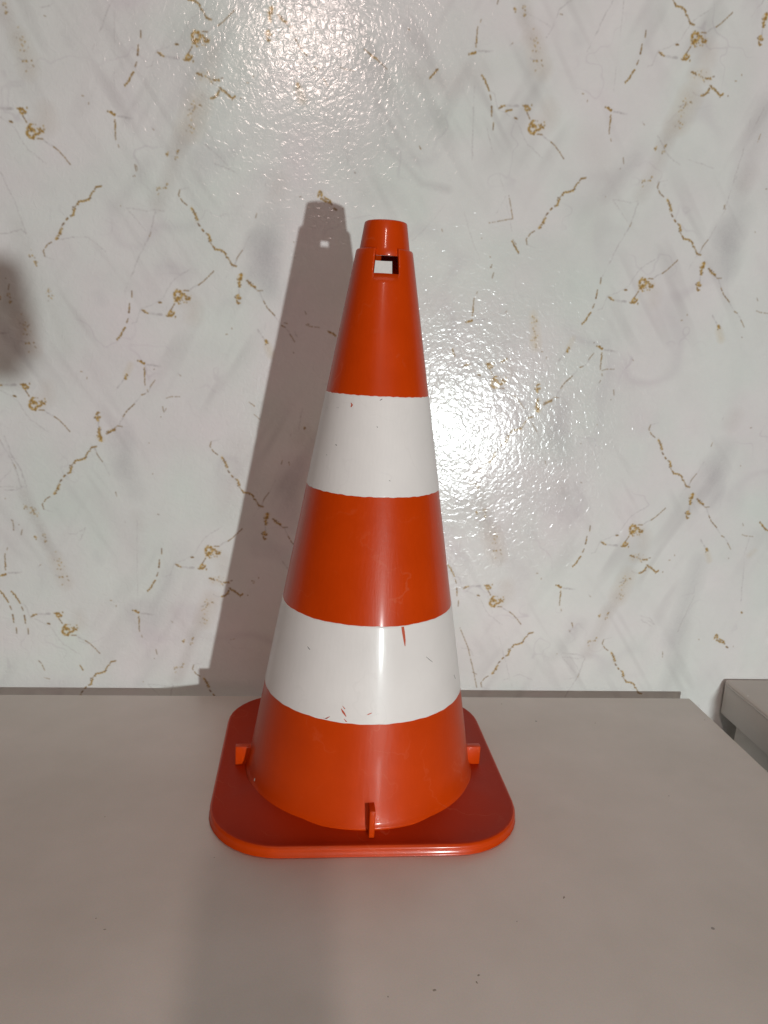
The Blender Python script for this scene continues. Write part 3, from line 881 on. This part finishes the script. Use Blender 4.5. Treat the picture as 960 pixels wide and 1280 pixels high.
sliver('scrape', upper, dirt_mat, [(-50.25, 0.3498), (-46.6, 0.3504)], [0.0008, 0.0004])
sliver('scrape', upper, dirt_mat, [(-43.54, 0.3208), (-42.28, 0.3199)], [0.0011, 0.0009])
sliver('scrape', upper, dirt_mat, [(-53.37, 0.3113), (-51.97, 0.3108)], [0.0008, 0.0007])
sliver('scrape', upper, dirt_mat, [(-4.17, 0.3379), (-3.3, 0.3372)], [0.0007, 0.0006])
sliver('scrape', upper, dirt_mat, [(8.18, 0.2957), (9.12, 0.295)], [0.0006, 0.0006])
sliver('paint_spot', body, pale_mat, [(-66.76, 0.0180), (-66.56, 0.0194), (-66.36, 0.0210)], [0.0012, 0.0026, 0.0012], 0.0006)
# lugs moulded at the foot of the cone
def lug(x0, x1, y0, y1, h):
    bm = bmesh.new()
    add_box(bm, x0, x1, y0, y1, 0.011, 0.0145 + h, 0.0007, 2)
    return bm
obj('lug', lug(-0.1165, -0.098, -0.0035, 0.0035, 0.0150), orange, cone)
obj('lug', lug(0.098, 0.1165, -0.0035, 0.0035, 0.0150), orange, cone)
obj('lug', lug(0.0005, 0.0052, -0.1142, -0.098, 0.0205), orange, cone)

# ------------------------------------------------------------------ the photographer's phone and hand, behind the lens
skin_mat, nt, bs = mat('skin')
bs.inputs['Base Color'].default_value = (0.52, 0.30, 0.21, 1); bs.inputs['Roughness'].default_value = 0.5
phone_mat, nt, bs = mat('dark_phone_glass')
bs.inputs['Base Color'].default_value = (0.02, 0.02, 0.022, 1); bs.inputs['Roughness'].default_value = 0.25
phone = thing('phone', 'dark phone held upright in the hand that takes the picture', 'phone', (0, 0, 0))
phone.matrix_world = m.copy()                      # local x right, y up, z towards the photographer
bm = bmesh.new(); add_box(bm, -0.062, 0.013, -0.140, 0.018, 0.006, 0.014, 0.0035, 3)
obj('body', bm, phone_mat, phone)
hand_v = [((0.006, -0.205, 0.060), 0.022), ((0.028, -0.180, 0.040), 0.025), ((0.036, -0.138, 0.028), 0.030),
          ((0.010, -0.290, 0.17), 0.030), ((0.07, -0.38, 0.38), 0.040)]
hand_e = [(0, 1), (1, 2), (0, 3), (3, 4)]
for fy, reach in ((-0.110, 1.0), (-0.128, 1.1), (-0.146, 1.02), (-0.162, 0.82)):
    k = len(hand_v)
    hand_v += [((0.046 - 6.0 * (fy + 0.136) ** 2, fy, 0.014), 0.0115), ((0.034, fy + 0.003, -0.008), 0.009), ((0.034 - 0.026 * reach, fy + 0.006, -0.006), 0.0082), ((0.034 - 0.046 * reach, fy + 0.008, -0.004), 0.0068)]
    hand_e += [(2, k), (k, k + 1), (k + 1, k + 2), (k + 2, k + 3)]
k = len(hand_v)
hand_v += [((0.024, -0.150, 0.042), 0.013), ((0.010, -0.124, 0.032), 0.0105), ((-0.004, -0.092, 0.024), 0.0085)]
hand_e += [(1, k), (k, k + 1), (k + 1, k + 2)]
hand_v = [((v[0] + 0.010, v[1], v[2]), r) for v, r in hand_v]
me = bpy.data.meshes.new('hand')
me.from_pydata([v for v, r in hand_v], hand_e, [])
hand = bpy.data.objects.new('hand', me)
C.objects.link(hand)
hand.matrix_world = m.copy()
sk = hand.modifiers.new('skin', 'SKIN')
for i, (v, r) in enumerate(hand_v):
    me.skin_vertices[0].data[i].radius = (r, r)
me.skin_vertices[0].data[0].use_root = True
sub = hand.modifiers.new('subdivision', 'SUBSURF'); sub.levels = 2; sub.render_levels = 2
me.materials.append(skin_mat)
hand['label'] = 'bare right hand and forearm gripping the dark phone'; hand['category'] = 'hand'

# ------------------------------------------------------------------ small marks that lie on the tops
def flake(name, parent, material, x, y, z, lx, ly, turn, seed):
    rnd = random.Random(seed)
    bm = bmesh.new()
    ring = []
    for i in range(9):
        a = 2 * math.pi * i / 9
        r = rnd.uniform(0.6, 1.15)
        u, v = lx * r * math.cos(a), ly * r * math.sin(a)
        ring.append(bm.verts.new((x + u * math.cos(turn) - v * math.sin(turn) - parent.location.x, y + u * math.sin(turn) + v * math.cos(turn) - parent.location.y, z + 0.0001 - parent.location.z)))
    top = bm.verts.new((x - parent.location.x, y - parent.location.y, z + 0.0005 - parent.location.z))
    for i in range(9):
        bm.faces.new((ring[i], ring[(i + 1) % 9], top))
    return obj(name, bm, material, parent)
crumb_mat, nt, bs = mat('grey_crumb')
bs.inputs['Base Color'].default_value = (0.36, 0.315, 0.26, 1); bs.inputs['Roughness'].default_value = 0.8
flake('crumb', desk, crumb_mat, 0.2051, -0.4628, 0.0, 0.002, 0.0008, 1.1, 3)
flake('crumb', desk, crumb_mat, 0.1236, -0.5325, 0.0, 0.0013, 0.0008, 0.6, 4)
flake('crumb', desk, crumb_mat, 0.1213, -0.5383, 0.0, 0.0011, 0.0006, 2, 5)
flake('crumb', desk, crumb_mat, 0.1621, -0.486, 0.0, 0.0006, 0.0005, 0, 6)
flake('crumb', desk, crumb_mat, -0.1274, -0.4835, 0.0, 0.0014, 0.0007, 0.2, 7)
flake('crumb', desk, crumb_mat, -0.1361, -0.4728, 0.0, 0.0007, 0.0005, 0, 8)
flake('crumb', desk, crumb_mat, -0.1598, -0.3548, 0.0, 0.0006, 0.0006, 0, 9)
flake('crumb', desk, crumb_mat, -0.0621, -0.4099, 0.0, 0.0006, 0.0004, 0, 10)
flake('crumb', desk, crumb_mat, 0.3325, -0.19, 0.0, 0.0008, 0.0006, 0, 11)
flake('crumb', desk, crumb_mat, 0.3512, -0.3316, 0.0, 0.0007, 0.0006, 0, 12)
flake('crumb', desk, crumb_mat, 0.0925, -0.5434, 0.0, 0.0016, 0.001, 0.5, 13)
flake('crumb', desk, crumb_mat, 0.0622, -0.547, 0.0, 0.0006, 0.0006, 0, 14)
flake('crumb', desk, crumb_mat, 0.4664, -0.1819, 0.0, 0.0006, 0.0005, 0, 15)
flake('crumb', desk, crumb_mat, 0.2364, -0.1442, 0.0, 0.0008, 0.0007, 0, 16)
flake('crumb', side, pale_mat, 0.5329, -0.1541, ST, 0.0016, 0.0011, 0.4, 50)
